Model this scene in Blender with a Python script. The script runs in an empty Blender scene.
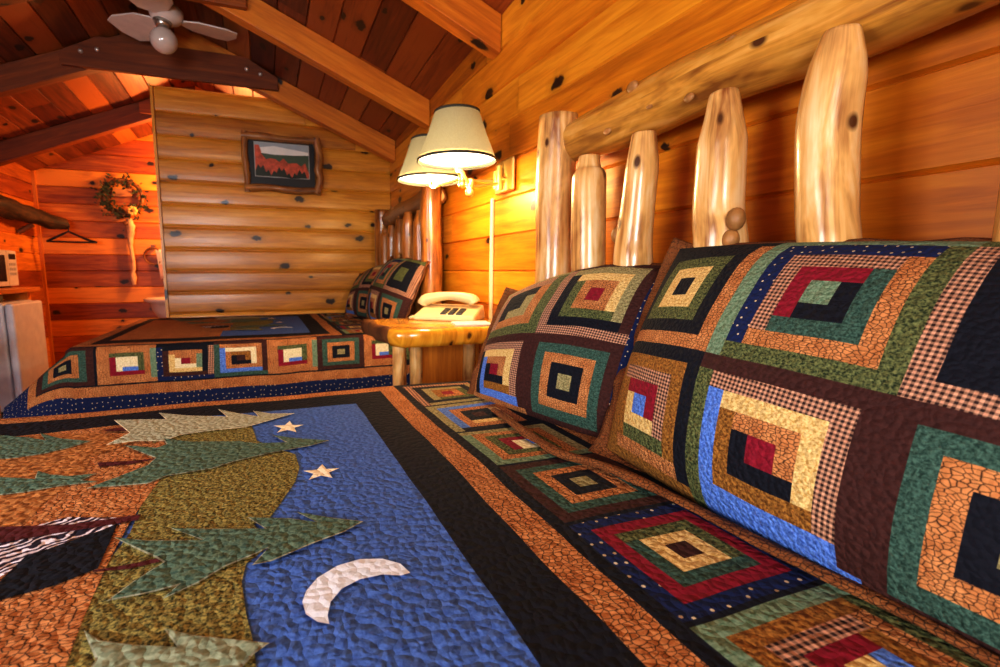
import bpy, bmesh, math, random
from mathutils import Vector, noise, Matrix
random.seed(7)
# Scene units: one "c" is the eye's height above the quilt (0.42 m); z = 0 is eye level.
K = 0.42; ZF = 2.5
COL = bpy.context.scene.collection
def W(p): return Vector((p[0]*K, p[1]*K, (p[2]+ZF)*K))
V = lambda *a: Vector(a)

# ---------------------------------------------------------------- materials
class NT:
    def __init__(s, name):
        s.m = bpy.data.materials.new(name); s.m.use_nodes = True
        s.t = s.m.node_tree; s.t.nodes.clear()
        s.out = s.n('ShaderNodeOutputMaterial'); s.b = s.n('ShaderNodeBsdfPrincipled')
        s.l(s.b.outputs[0], s.out.inputs['Surface'])
    def n(s, typ, **kw):
        nd = s.t.nodes.new(typ)
        for k, v in kw.items():
            if hasattr(nd, k) and k not in nd.inputs.keys(): setattr(nd, k, v)
            else: nd.inputs[k].default_value = v
        return nd
    def l(s, a, b): s.t.links.new(a, b)
    def math(s, op, a, b=0.0, c=None, clamp=False):
        nd = s.t.nodes.new('ShaderNodeMath'); nd.operation = op; nd.use_clamp = clamp
        for i, x in enumerate([a, b] + ([c] if c is not None else [])):
            if isinstance(x, (int, float)): nd.inputs[i].default_value = x
            else: s.l(x, nd.inputs[i])
        return nd.outputs[0]
    def mix(s, f, a, b, mode='MIX'):
        nd = s.t.nodes.new('ShaderNodeMix'); nd.data_type = 'RGBA'; nd.blend_type = mode
        for i, x in ((0, f), (6, a), (7, b)):
            if isinstance(x, (int, float)): nd.inputs[i].default_value = x
            elif isinstance(x, tuple): nd.inputs[i].default_value = (*x, 1) if len(x) == 3 else x
            else: s.l(x, nd.inputs[i])
        return nd.outputs[2]
    def ramp(s, f, stops, interp='LINEAR'):
        nd = s.t.nodes.new('ShaderNodeValToRGB'); cr = nd.color_ramp; cr.interpolation = interp
        while len(cr.elements) < len(stops): cr.elements.new(0.5)
        for e, (p, c) in zip(cr.elements, stops):
            e.position = p; e.color = (*c, 1) if len(c) == 3 else c
        s.l(f, nd.inputs[0]); return nd.outputs[0]
    def uv(s, name='UVMap'):
        nd = s.t.nodes.new('ShaderNodeUVMap'); nd.uv_map = name; return nd.outputs[0]
    def mapping(s, vec, scale=(1, 1, 1), loc=(0, 0, 0), rot=(0, 0, 0)):
        nd = s.t.nodes.new('ShaderNodeMapping'); s.l(vec, nd.inputs[0])
        nd.inputs['Scale'].default_value = scale; nd.inputs['Location'].default_value = loc; nd.inputs['Rotation'].default_value = rot
        return nd.outputs[0]
    def noise(s, vec, scale=5, detail=2, rough=.5, dist=0):
        nd = s.n('ShaderNodeTexNoise'); nd.noise_dimensions = '3D'
        nd.inputs['Scale'].default_value = scale; nd.inputs['Detail'].default_value = detail
        nd.inputs['Roughness'].default_value = rough; nd.inputs['Distortion'].default_value = dist
        s.l(vec, nd.inputs['Vector']); return nd.outputs[0]
    def ncol(s, vec, scale):
        nd = s.n('ShaderNodeTexNoise', Scale=scale); s.l(vec, nd.inputs['Vector']); return nd.outputs[1]
    def voro(s, vec, scale=5, feat='F1', rnd=1, out='Distance'):
        nd = s.n('ShaderNodeTexVoronoi'); nd.voronoi_dimensions = '2D'; nd.feature = feat
        nd.inputs['Scale'].default_value = scale; nd.inputs['Randomness'].default_value = rnd
        s.l(vec, nd.inputs['Vector']); return nd.outputs[out]
    def bump(s, h, strength=.3, dist=.01):
        nd = s.n('ShaderNodeBump'); nd.inputs['Strength'].default_value = strength; nd.inputs['Distance'].default_value = dist
        s.l(h, nd.inputs['Height']); s.l(nd.outputs[0], s.b.inputs['Normal'])
    def set(s, **kw):
        for k, v in kw.items():
            k = k.replace('_', ' ')
            if isinstance(v, tuple) and len(v) == 3: v = (*v, 1)
            if hasattr(v, 'is_output'): s.l(v, s.b.inputs[k])
            else: s.b.inputs[k].default_value = v
        return s.m

def fabric(name, kind, a, b=(0, 0, 0), c=None, scale=1.0, quilting=1.0):
    t = NT(name); uv = t.uv()
    mott = t.noise(uv, 34, 2, .6)
    if kind == 'plain':
        col = t.mix(t.math('MULTIPLY_ADD', mott, 1.6, -.35, clamp=True), a, b)
    elif kind == 'mottled':
        col = t.ramp(t.noise(uv, 66*scale, 2, .6, .6), [(.36, a), (.5, c or tuple((x+y)/2 for x, y in zip(a, b))), (.64, b)])
    elif kind == 'crackle':
        w = t.mix(.06, uv, t.ncol(uv, 9.0), 'ADD')
        d = t.voro(t.mapping(w, (1, 1.5, 1)), 36*scale, 'DISTANCE_TO_EDGE', .85)
        base = t.mix(t.math('MULTIPLY_ADD', t.noise(uv, 8, 2), 2.4, -.7, clamp=True), a, c or a)
        col = t.mix(t.math('MULTIPLY_ADD', d, -9, 1.15, clamp=True), base, b)
    elif kind == 'dots':
        d = t.voro(uv, 15*scale, 'F1', .55)
        col = t.mix(t.math('LESS_THAN', d, .10), t.mix(mott, a, tuple(x*1.8 for x in a)), b)
    elif kind == 'check':
        mp = t.n('ShaderNodeSeparateXYZ'); t.l(t.mapping(uv, (38*scale,)*3, rot=(0, 0, .05)), mp.inputs[0])
        sx = t.math('LESS_THAN', t.math('FRACT', mp.outputs[0]), .5); sy = t.math('LESS_THAN', t.math('FRACT', mp.outputs[1]), .5)
        k = t.math('MULTIPLY', t.math('ADD', sx, sy), .5)
        col = t.ramp(k, [(0, a), (.4, a), (.5, tuple(.45*x+.55*y for x, y in zip(a, b))), (.9, b)], 'CONSTANT')
    elif kind == 'stripe':
        mp = t.n('ShaderNodeTexWave', Scale=9.0, Distortion=14.0, Detail=3.0); t.l(t.mapping(uv, (1, 1, 1), rot=(0, 0, .9)), mp.inputs[0])
        col = t.ramp(mp.outputs[1], [(.3, a), (.55, c), (.75, b)])
    # hand-quilted puckers
    wv = t.noise(uv, 26, 1.5, .5, .8)
    wr = t.voro(t.mix(.05, uv, t.ncol(uv, 12.0), 'ADD'), 29, 'F1', 1)
    fine = t.noise(uv, 60, 1, .5)
    h = t.math('ADD', t.math('MULTIPLY', wv, .45), t.math('ADD', t.math('MULTIPLY', wr, -.85), t.math('MULTIPLY', fine, .22)))
    t.bump(h, .48*quilting, .010)
    return t.set(Base_Color=col, Roughness=.85, Sheen_Weight=.0, Specular_IOR_Level=.3)

def wood(name, light, mid, dark, knot=(.03, .01, .004), rough=.35, vary=.5, knots=.35, bump=.12, coat=.25, ku=1.35, kv=2.3, grain=1.0, hue2=None):
    """boards: UVMap = metres-ish along/across, 'rnd' = one random pair for each board"""
    t = NT(name); uv = t.uv()
    sp = t.n('ShaderNodeSeparateXYZ'); t.l(t.uv('rnd'), sp.inputs[0]); r1, r2 = sp.outputs[0], sp.outputs[1]
    # knots
    kd = t.voro(t.mapping(uv, (ku, kv, 1)), 1.0, 'F1', .8)
    kc = t.n('ShaderNodeTexVoronoi'); kc.voronoi_dimensions = '2D'; kc.inputs['Scale'].default_value = 1; kc.inputs['Randomness'].default_value = .8
    t.l(t.mapping(uv, (ku, kv, 1)), kc.inputs['Vector'])
    kr = t.n('ShaderNodeSeparateColor'); t.l(kc.outputs['Color'], kr.inputs[0])
    has = t.math('GREATER_THAN', kr.outputs[0], 1-knots)
    size = t.math('MULTIPLY_ADD', kr.outputs[1], .12, .06)
    kwob = t.math('ADD', kd, t.math('MULTIPLY_ADD', t.noise(uv, 11, 3), .22, -.11))
    kn = t.math('MULTIPLY', has, t.math('SUBTRACT', 1, t.math('DIVIDE', kwob, size), clamp=True))
    kn = t.math('MULTIPLY', kn, 3.2, clamp=True)
    halo = t.math('MULTIPLY', has, t.math('SUBTRACT', 1, t.math('DIVIDE', kwob, t.math('MULTIPLY', size, 2.2)), clamp=True))
    warp = t.math('MULTIPLY', t.math('MULTIPLY', has, t.math('SUBTRACT', 1, t.math('MULTIPLY', kd, 4.5), clamp=True)), .35)
    # grain
    cmb = t.n('ShaderNodeCombineXYZ'); s2 = t.n('ShaderNodeSeparateXYZ'); t.l(uv, s2.inputs[0])
    t.l(t.math('MULTIPLY', s2.outputs[0], .55), cmb.inputs[0]); t.l(t.math('MULTIPLY_ADD', s2.outputs[1], 7.0, warp), cmb.inputs[1]); t.l(t.math('MULTIPLY', r1, 40.0), cmb.inputs[2])
    g = t.noise(cmb.outputs[0], 1.5*grain, 4, .62, .9)
    g2 = t.noise(cmb.outputs[0], 7*grain, 2, .6, .3)
    v = t.math('MULTIPLY_ADD', t.math('SUBTRACT', r1, .5), vary, t.math('MULTIPLY_ADD', g2, .25, t.math('MULTIPLY_ADD', g, 1.1, -.18)))
    col = t.ramp(v, [(.2, light), (.5, mid), (.92, dark)])
    if hue2: col = t.mix(t.math('GREATER_THAN', r2, .72), col, t.mix(.65, col, hue2, 'MULTIPLY'))
    col = t.mix(t.math('MULTIPLY', halo, .55), col, tuple(x*.35 for x in mid))
    col = t.mix(kn, col, knot)
    t.bump(t.math('SUBTRACT', g, t.math('MULTIPLY', kn, .4)), bump, .01)
    return t.set(Base_Color=col, Roughness=rough, Coat_Weight=coat, Coat_Roughness=.22)

def logwood(name, light, mid, dark, rough=.32, coat=.5):
    t = NT(name); uv = t.uv()
    g = t.noise(t.mapping(uv, (7, .8, 1)), 1.6, 4, .6, .8)
    p = t.noise(t.mapping(uv, (2, 1.1, 1)), 2.2, 3, .6, .5)
    kd = t.voro(t.mapping(uv, (2.3, 1.5, 1)), 1.0, 'F1', 1)
    kn = t.math('MULTIPLY', t.math('SUBTRACT', 1, t.math('MULTIPLY', t.math('ADD', kd, t.math('MULTIPLY', p, .06)), 9.5), clamp=True), 2.6, clamp=True)
    v = t.math('ADD', t.math('MULTIPLY', g, .75), t.math('MULTIPLY', p, .5))
    col = t.ramp(v, [(.42, light), (.6, mid), (.8, dark)])
    col = t.mix(kn, col, (.10, .035, .01))
    t.bump(t.math('ADD', t.math('MULTIPLY', g, .6), p), .22, .012)
    return t.set(Base_Color=col, Roughness=rough, Coat_Weight=coat, Coat_Roughness=.15)

def plain(name, col, rough=.5, metal=0.0, emit=None, es=0.0, coat=0.0, var=.12, scale=12, bump=0.0):
    t = NT(name); tc = t.n('ShaderNodeTexCoord').outputs['Object']
    nz = t.noise(tc, scale, 3, .6)
    c = t.mix(t.math('MULTIPLY_ADD', nz, 1.6, -.3, clamp=True), tuple(x*(1-var) for x in col), tuple(min(1, x*(1+var)) for x in col))
    if bump: t.bump(nz, bump, .01)
    if emit: t.b.inputs['Emission Color'].default_value = (*emit, 1); t.b.inputs['Emission Strength'].default_value = es
    return t.set(Base_Color=c, Roughness=rough, Metallic=metal, Coat_Weight=coat)

F = {}
F['K'] = fabric('black_navy_cotton', 'plain', (.003, .0035, .008), (.010, .011, .02))
F['N'] = fabric('navy_dotted_cotton', 'dots', (.005, .012, .055), (.62, .5, .3))
F['M'] = fabric('maroon_brown_cotton', 'plain', (.035, .009, .007), (.085, .026, .019))
F['O'] = fabric('orange_crackle_cotton', 'crackle', (.62, .28, .1), (.04, .013, .005), (.46, .17, .05))
F['G'] = fabric('olive_mottled_cotton', 'mottled', (.012, .024, .008), (.19, .2, .07))
F['T'] = fabric('teal_green_cotton', 'mottled', (.016, .045, .032), (.075, .145, .105))
F['S'] = fabric('sage_green_cotton', 'mottled', (.10, .17, .095), (.24, .32, .2))
F['B'] = fabric('light_blue_cotton', 'mottled', (.05, .12, .42), (.16, .3, .7))
F['H'] = fabric('pink_black_check_cotton', 'check', (.62, .33, .2), (.035, .014, .012))
F['C'] = fabric('cream_gold_cotton', 'mottled', (.5, .29, .075), (.78, .6, .27))
F['Y'] = fabric('bronze_gold_cotton', 'mottled', (.13, .045, .006), (.42, .19, .035))
F['R'] = fabric('crimson_cotton', 'plain', (.16, .004, .014), (.34, .012, .035))
F['W'] = fabric('ivory_cotton', 'mottled', (.6, .5, .28), (.85, .76, .5))
F['E'] = fabric('tan_green_cotton', 'mottled', (.17, .14, .055), (.42, .36, .17))
F['A'] = fabric('sky_blue_cotton', 'mottled', (.05, .11, .34), (.095, .19, .5), scale=.7)
F['L'] = fabric('lightbrown_crackle', 'crackle', (.3, .11, .03), (.03, .012, .006), (.2, .06, .015))
FK = list(F); FM = [F[k] for k in FK]; FI = {k: i for i, k in enumerate(FK)}
AP = {'HILL': fabric('green_gold_speckle', 'mottled', (.03, .032, .008), (.4, .32, .09), scale=1.3),
      'O': F['O'], 'YM': fabric('brown_gold_cotton', 'mottled', (.22, .075, .015), (.55, .24, .07), scale=.45), 'K': F['K'],
      'STREAM': fabric('purple_white_streak', 'stripe', (.75, .68, .7), (.02, .015, .03), (.16, .06, .10)),
      'TR': fabric('dark_red_applique', 'plain', (.07, .008, .01), (.13, .02, .02)),
      'TREE1': fabric('pale_sage_tree', 'mottled', (.3, .3, .2), (.5, .5, .36), scale=.6),
      'TREE2': fabric('grey_teal_tree', 'mottled', (.045, .095, .07), (.16, .23, .15), scale=.8),
      'TREE3': fabric('grey_green_tree', 'mottled', (.2, .24, .15), (.36, .4, .27), scale=.6),
      'MOON': fabric('white_satin', 'plain', (.72, .78, .86), (.82, .86, .9), quilting=.55),
      'STAR': fabric('cream_star', 'plain', (.85, .74, .5), (.95, .86, .65)),
      'BK': plain('plain_brown_backing', (.06, .025, .015), .9)}

# ---------------------------------------------------------------- mesh builder
class MB:
    def __init__(s): s.v = []; s.f = []; s.m = []; s.uv = []; s.r = []
    def face(s, idx, mi=0, uv=None, r=(.5, .5)):
        s.f.append(tuple(idx)); s.m.append(mi); s.uv.append(uv or [(s.v[i][0]+s.v[i][1]*.7, s.v[i][2]+s.v[i][1]*.3) for i in idx]); s.r.append(r)
    def add(s, pts):
        b = len(s.v); s.v += [tuple(p) for p in pts]; return b
    def poly(s, pts, mi=0, uv=None, r=(.5, .5)):
        b = s.add(pts); s.face(range(b, b+len(pts)), mi, uv, r)
    def hexa(s, P, mi=0, r=None):
        """P: 8 corners, bottom 4 then top 4, both counter-clockwise from above"""
        r = r or (random.random(), random.random())
        b = s.add(P)
        for q in ((3, 2, 1, 0), (4, 5, 6, 7), (0, 1, 5, 4), (1, 2, 6, 5), (2, 3, 7, 6), (3, 0, 4, 7)):
            pts = [Vector(P[i]) for i in q]; e1 = pts[1]-pts[0]; e2 = pts[3]-pts[0]
            if e1.length < e2.length: uvs = [((p-pts[0]).dot(e2.normalized())+r[0]*31, (p-pts[0]).dot(e1.normalized())+r[1]*17) for p in pts]
            else: uvs = [((p-pts[0]).dot(e1.normalized())+r[0]*31, (p-pts[0]).dot(e2.normalized())+r[1]*17) for p in pts]
            s.face([b+i for i in q], mi, uvs, r)
    def box(s, lo, hi, mi=0, r=None):
        (x0, y0, z0), (x1, y1, z1) = lo, hi
        s.hexa([(x0, y0, z0), (x1, y0, z0), (x1, y1, z0), (x0, y1, z0), (x0, y0, z1), (x1, y0, z1), (x1, y1, z1), (x0, y1, z1)], mi, r)
        return s
    def prism(s, poly, d, mi=0, r=None):
        """extrude a planar polygon by vector d"""
        r = r or (random.random(), random.random()); n = len(poly); d = Vector(d)
        A = [Vector(p) for p in poly]; B = [p+d for p in A]; b = s.add(A+B)
        L = (A[1]-A[0]).normalized(); N = L.cross(d).normalized()
        fl = lambda p: ((p-A[0]).dot(L)+31*r[0], (p-A[0]).dot(N)+(p-A[0]).dot(d.normalized())+17*r[1])
        s.face(range(b, b+n), mi, [fl(p) for p in A], r); s.face(range(b+2*n-1, b+n-1, -1), mi, [fl(p) for p in reversed(B)], r)
        for i in range(n):
            j = (i+1) % n; q = (b+i, b+n+i, b+n+j, b+j); s.face(q, mi, [fl(Vector(s.v[k])) for k in q], r)
        return s
    def tube(s, path, segs=14, sub=4, nz=0.0, nsc=2.0, capm=None, mi=0, seed=0.0, closed=False, chamfer=0.0, round_end=False):
        """path: [(point, radius)], smoothed; r may be noisy"""
        P = [Vector(p) for p, r in path]; R = [r for p, r in path]; n = len(P); pts = []; rs = []
        for i in range(n-1):
            p0 = P[max(i-1, 0)]; p1 = P[i]; p2 = P[i+1]; p3 = P[min(i+2, n-1)]
            for k in range(sub):
                t = k/sub; t2 = t*t; t3 = t2*t
                pts.append(.5*((2*p1)+(p2-p0)*t+(2*p0-5*p1+4*p2-p3)*t2+(3*p1-p0-3*p2+p3)*t3))
                rs.append(R[i]*(1-t)+R[i+1]*t)
        pts.append(P[-1]); rs.append(R[-1])
        if chamfer:
            pts = [pts[0]]+[pts[0].lerp(pts[1], .12)]+pts[1:-1]+[pts[-1].lerp(pts[-2], .12)]+[pts[-1]]
            rs = [rs[0]*(1-chamfer)]+[rs[0]]+rs[1:-1]+[rs[-1]]+[rs[-1]*(1-chamfer)]
        tan = [(pts[min(i+1, len(pts)-1)]-pts[max(i-1, 0)]).normalized() for i in range(len(pts))]
        up = Vector((0, 0, 1)) if abs(tan[0].z) < .9 else Vector((0, 1, 0)); L = 0; base = len(s.v); first = None; ln = []
        for i, (p, r, t) in enumerate(zip(pts, rs, tan)):
            x = up.cross(t).normalized(); y = t.cross(x); up = y
            if i: L += (p-pts[i-1]).length
            ln.append(L)
            for k in range(segs):
                a = 2*math.pi*k/segs; d = x*math.cos(a)+y*math.sin(a)
                rr = r*(1+nz*noise.noise(Vector((d.x*1.2+seed, d.y*1.2+seed*.7, d.z*1.2))*1.0+p*nsc)*1.6) if nz else r
                s.v.append(tuple(p+d*rr))
        m = len(pts); rm = max(rs)
        for i in range(m-1):
            for k in range(segs):
                k2 = (k+1) % segs; q = (base+i*segs+k, base+i*segs+k2, base+(i+1)*segs+k2, base+(i+1)*segs+k)
                u0 = k/segs*2*math.pi*rm+seed*3; u1 = (k+1)/segs*2*math.pi*rm+seed*3
                s.face(q, mi, [(u0, ln[i]+seed), (u1, ln[i]+seed), (u1, ln[i+1]+seed), (u0, ln[i+1]+seed)])
        cm = mi if capm is None else capm
        c0 = s.add([s.v[base+k] for k in range(segs)]); c1 = s.add([s.v[base+(m-1)*segs+k] for k in range(segs)])
        s.face([c0+k for k in range(segs)][::-1], cm); s.face([c1+k for k in range(segs)], cm)
        return s
    def lathe(s, o, prof, segs=24, mi=0, axis=None, cap=True):
        o = Vector(o); ax = Vector(axis or (0, 0, 1)).normalized(); x = ax.orthogonal().normalized(); y = ax.cross(x); b = len(s.v)
        for r, h in prof:
            for k in range(segs):
                a = 2*math.pi*k/segs; s.v.append(tuple(o+ax*h+(x*math.cos(a)+y*math.sin(a))*max(r, .0005)))
        for i in range(len(prof)-1):
            for k in range(segs):
                k2 = (k+1) % segs; s.face((b+i*segs+k, b+i*segs+k2, b+(i+1)*segs+k2, b+(i+1)*segs+k), mi)
        if cap:
            s.face([b+k for k in range(segs)][::-1], mi); s.face([b+(len(prof)-1)*segs+k for k in range(segs)], mi)
        return s
    def ball(s, c, r, mi=0, sx=(1, 1, 1), n=8, m=12):
        c = Vector(c); b = len(s.v)
        for i in range(n+1):
            th = math.pi*i/n
            for k in range(m):
                a = 2*math.pi*k/m; s.v.append((c.x+r*sx[0]*math.sin(th)*math.cos(a), c.y+r*sx[1]*math.sin(th)*math.sin(a), c.z+r*sx[2]*math.cos(th)))
        for i in range(n):
            for k in range(m):
                k2 = (k+1) % m; s.face((b+i*m+k, b+(i+1)*m+k, b+(i+1)*m+k2, b+i*m+k2), mi)
        return s
    def build(s, name, mats, parent=None, origin=None, smooth=True, bevel=0, merge=False):
        if not isinstance(mats, (list, tuple)): mats = [mats]
        if parent is not None: org = Vector(parent['_o'])
        elif origin is not None: org = Vector(origin)
        else:
            xs, ys, zs = zip(*s.v); org = Vector(((min(xs)+max(xs))/2, (min(ys)+max(ys))/2, min(zs)))
        me = bpy.data.meshes.new(name)
        me.from_pydata([(Vector(p)-org)*K for p in s.v], [], s.f)
        for m in mats: me.materials.append(m)
        me.polygons.foreach_set('material_index', s.m)
        a = me.uv_layers.new(name='UVMap'); a.data.foreach_set('uv', [c for f in s.uv for q in f for c in q])
        a2 = me.uv_layers.new(name='rnd'); a2.data.foreach_set('uv', [c for f, r in zip(s.f, s.r) for _ in f for c in r])
        me.polygons.foreach_set('use_smooth', [smooth]*len(s.f)); me.update()
        o = bpy.data.objects.new(name, me); COL.objects.link(o)
        if parent is not None: o.parent = parent
        else: o.location = W(org)
        o['_o'] = tuple(org)
        if bevel:
            b = o.modifiers.new('bevel', 'BEVEL'); b.width = bevel*K; b.segments = 2; b.limit_method = 'ANGLE'
        return o

def tag(o, label, cat, group=None, kind=None):
    if label: o['label'] = label
    if cat: o['category'] = cat
    if group: o['group'] = group
    if kind: o['kind'] = kind
    return o
def thing(name, label, cat, org, group=None):
    o = bpy.data.objects.new(name, None); COL.objects.link(o); o.location = W(org); o['_o'] = tuple(org); o.empty_display_size = .05
    return tag(o, label, cat, group)
def dup(o, off, label=None, parent=None):
    c = o.copy(); COL.objects.link(c)
    if parent is None:
        c.location = o.location + Vector(off)*K; c['_o'] = tuple(Vector(o['_o'])+Vector(off))
        if label: c['label'] = label
    else: c.parent = parent; c['_o'] = parent['_o']
    for ch in list(o.children): dup(ch, off, None, c)
    return c
def part_label(o, s): o['label'] = s; return o
def struct(o): o['kind'] = 'structure'; return o
# ---------------------------------------------------------------- room
XR, XL, YF, YB, YN = 2.75, -5.37, 10.65, 15.05, -5.0        # right wall, left wall, partition, alcove wall, near wall
RX = (XR+XL)/2; SL = .416
def zr(x, y): return 2.30+.05*(10.25-y)+SL*(XR-RX-abs(x-RX))   # underside of the rafters
RD = .42                                                        # rafter depth
M_far = wood('golden_log_siding', (.78, .39, .045), (.6, .25, .018), (.32, .1, .008), vary=.45, knots=.36, rough=.38, coat=.3)
M_right = wood('orange_knotty_pine', (.82, .36, .025), (.64, .225, .01), (.34, .085, .004), vary=.6, knots=.3, rough=.42, coat=.12, hue2=(.95, .78, .55))
M_alc = wood('lamp_tinted_alcove_boards', (.82, .32, .03), (.56, .17, .013), (.26, .05, .005), vary=.75, knots=.3, rough=.5, coat=.05, hue2=(.75, .48, .35))  # red-orange of the alcove lamp's light is mixed into the board colour
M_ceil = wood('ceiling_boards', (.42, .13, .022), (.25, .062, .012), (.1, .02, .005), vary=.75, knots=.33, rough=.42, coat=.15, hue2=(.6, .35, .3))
M_raft = wood('rafter_pine', (.78, .32, .035), (.64, .21, .017), (.38, .09, .007), vary=.3, knots=.2, rough=.45, coat=.1, ku=1.2, kv=1.9)
M_floor = wood('floor_boards', (.3, .14, .05), (.2, .09, .03), (.1, .04, .012), knots=.3)
M_white = plain('white_paint', (.75, .74, .72), .45)
M_glass = plain('window_glass', (.75, .85, 1), .1, emit=(.75, .87, 1), es=1.5)
VG = [(0, -.022), (.035, 0), (.965, 0), (1, -.022)]
LOG = [(0, -.035), (.03, -.012), (.12, .001), (.3, .006), (.5, .008), (.7, .006), (.88, .001), (.97, -.012), (1, -.035)]
def boards(mb, o, u, v, n, U, V0, V1, bw, prof, lmin=4, lmax=8, seed=1):
    rg = random.Random(seed); o, u, v, n = map(Vector, (o, u, v, n)); k = 0; y = V0
    while y < V1-1e-4:
        w = min(bw, V1-y); u0, u1 = U(y+w*.5) if callable(U) else U
        a = u0
        while a < u1-1e-4:
            b = a+rg.uniform(lmin, lmax)
            if u1-b < 1.0: b = u1
            r = (rg.random(), rg.random()); nn = len(prof); base = len(mb.v)
            e = .004
            for t in (a+e, b-e):
                for fv, fn in prof: mb.v.append(tuple(o+u*t+v*(y+fv*w)+n*fn))
            for i in range(nn-1):
                uvf = lambda t, i: (t+r[0]*53, y+prof[i][0]*w+r[1]*29)
                q = (base+i, base+nn+i, base+nn+i+1, base+i+1)
                mb.face(q, 0, [uvf(a, i), uvf(b, i), uvf(b, i+1), uvf(a, i+1)], r)
            a = b
        y += w
    return mb
# backing slabs keep the light out and give the walls thickness
def wall(name, mat, boards_mb, slabs, label=None):
    for lo, hi in slabs: boards_mb.box(lo, hi)
    return struct(boards_mb.build(name, mat, smooth=False, origin=boards_mb.v[0]))
mb = MB(); boards(mb, (XR, 0, 0), (0, 1, 0), (0, 0, 1), (-1, 0, 0), (YN, YB), -2.58, 3.9, .43, VG, 3, 7, 3)
wall('wall_right', M_right, mb, [((XR+.03, YN, -2.5), (XR+.15, YB, 4))])
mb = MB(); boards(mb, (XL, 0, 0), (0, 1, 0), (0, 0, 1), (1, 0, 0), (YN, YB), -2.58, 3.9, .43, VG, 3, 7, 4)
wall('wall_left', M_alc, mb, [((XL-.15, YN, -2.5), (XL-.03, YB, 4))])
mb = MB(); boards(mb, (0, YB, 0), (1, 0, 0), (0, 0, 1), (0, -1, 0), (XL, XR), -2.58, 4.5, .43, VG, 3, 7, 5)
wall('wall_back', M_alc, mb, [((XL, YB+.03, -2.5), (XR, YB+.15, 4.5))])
mb = MB(); boards(mb, (0, YN, 0), (-1, 0, 0), (0, 0, 1), (0, 1, 0), (-XR, -XL), -2.58, 4.5, .43, VG, 3, 7, 6)
wall('wall_near', M_far, mb, [((XL, YN-.15, -2.5), (XR, YN-.03, 4.5))])
PX0 = -1.80
def far_u(z):
    x1 = XR-.0
    if z > zr(XR, YF): x1 = min(XR, XR-(z-.2-zr(XR, YF))/SL)
    return (PX0, x1)
mb = MB(); boards(mb, (0, YF, 0), (1, 0, 0), (0, 0, 1), (0, -1, 0), far_u, -2.58, 3.44, .43, LOG, 5, 9, 11)
mb.prism([(PX0, YF+.03, -2.5), (XR, YF+.03, -2.5), (XR, YF+.03, 2.45), (.3, YF+.03, 3.46), (PX0, YF+.03, 3.46)], (0, .16, 0))
mb.box((PX0-.05, YF-.05, -2.5), (PX0, YF+.22, 3.44))
wall('wall_far', M_far, mb, [])
mb = MB()
for sgn in (1, -1):
    xe = XR if sgn > 0 else XL
    vd = Vector((-sgn, 0, SL)).normalized(); ud = Vector((0, 1, -.05)).normalized(); nd = vd.cross(ud)
    if nd.z > 0: nd = -nd
    ln = (XR-RX)/vd.x*-sgn
    o = Vector((xe, 0, zr(xe, 0)+RD))
    boards(mb, o, ud, vd, nd, (YN-.1, YB+.1), -.05, abs(ln)+.02, .44, VG, 7, 13, 20+sgn)
    q = [o+ud*YN-nd*.03, o+ud*(YB+.1)-nd*.03, o+ud*(YB+.1)+vd*abs(ln)-nd*.03, o+ud*YN+vd*abs(ln)-nd*.03]
    mb.prism(q, -nd*.1)
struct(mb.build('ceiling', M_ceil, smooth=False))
mb = MB(); boards(mb, (0, 0, -2.5), (0, 1, 0), (1, 0, 0), (0, 0, 1), (YN, YB), XL, XR, .5, [(0, -.01), (.02, 0), (.98, 0), (1, -.01)], 3, 6, 31)
mb.box((XL, YN, -2.7), (XR, YB, -2.52)); struct(mb.build('floor', M_floor, smooth=False))
# corner trim where the left and alcove walls meet, and the partition's end board
mb = MB().box((XL, YB-.07, -2.5), (XL+.07, YB, 2.5)); struct(mb.build('trim_1', M_raft, smooth=False))
# windows behind the camera (daylight)
def window(name, c, ux, w, h, nrm):
    c = Vector(c); ux = Vector(ux); n = Vector(nrm); z = Vector((0, 0, 1))
    root = thing(name, None, None, c-z*h/2); struct(root)
    fr = MB()
    def slab(a0, a1, b0, b1, d0, d1):
        P = [c+ux*a0+z*b0+n*d0, c+ux*a1+z*b0+n*d0, c+ux*a1+z*b0+n*d1, c+ux*a0+z*b0+n*d1]
        fr.hexa([tuple(p) for p in P]+[tuple(p+z*(b1-b0)) for p in P])
    for a0, a1, b0, b1 in ((-w/2-.15, -w/2, -h/2-.15, h/2+.15), (w/2, w/2+.15, -h/2-.15, h/2+.15), (-w/2, w/2, -h/2-.15, -h/2), (-w/2, w/2, h/2, h/2+.15), (-.04, .04, -h/2, h/2)): slab(a0, a1, b0, b1, .0, .1)
    fr.build('window_frame', M_raft, root, smooth=False)
    g = MB(); g.poly([c+ux*-w/2-z*h/2+n*.03, c+ux*w/2-z*h/2+n*.03, c+ux*w/2+z*h/2+n*.03, c-ux*w/2+z*h/2+n*.03]); g.build('window_pane', M_glass, root, smooth=False)
window('window_1', (-2.2, YN, .5), (1, 0, 0), 3.2, 2.6, (0, 1, 0))
window('window_2', (XL, 1.2, .5), (0, 1, 0), 2.6, 2.4, (1, 0, 0))
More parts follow.
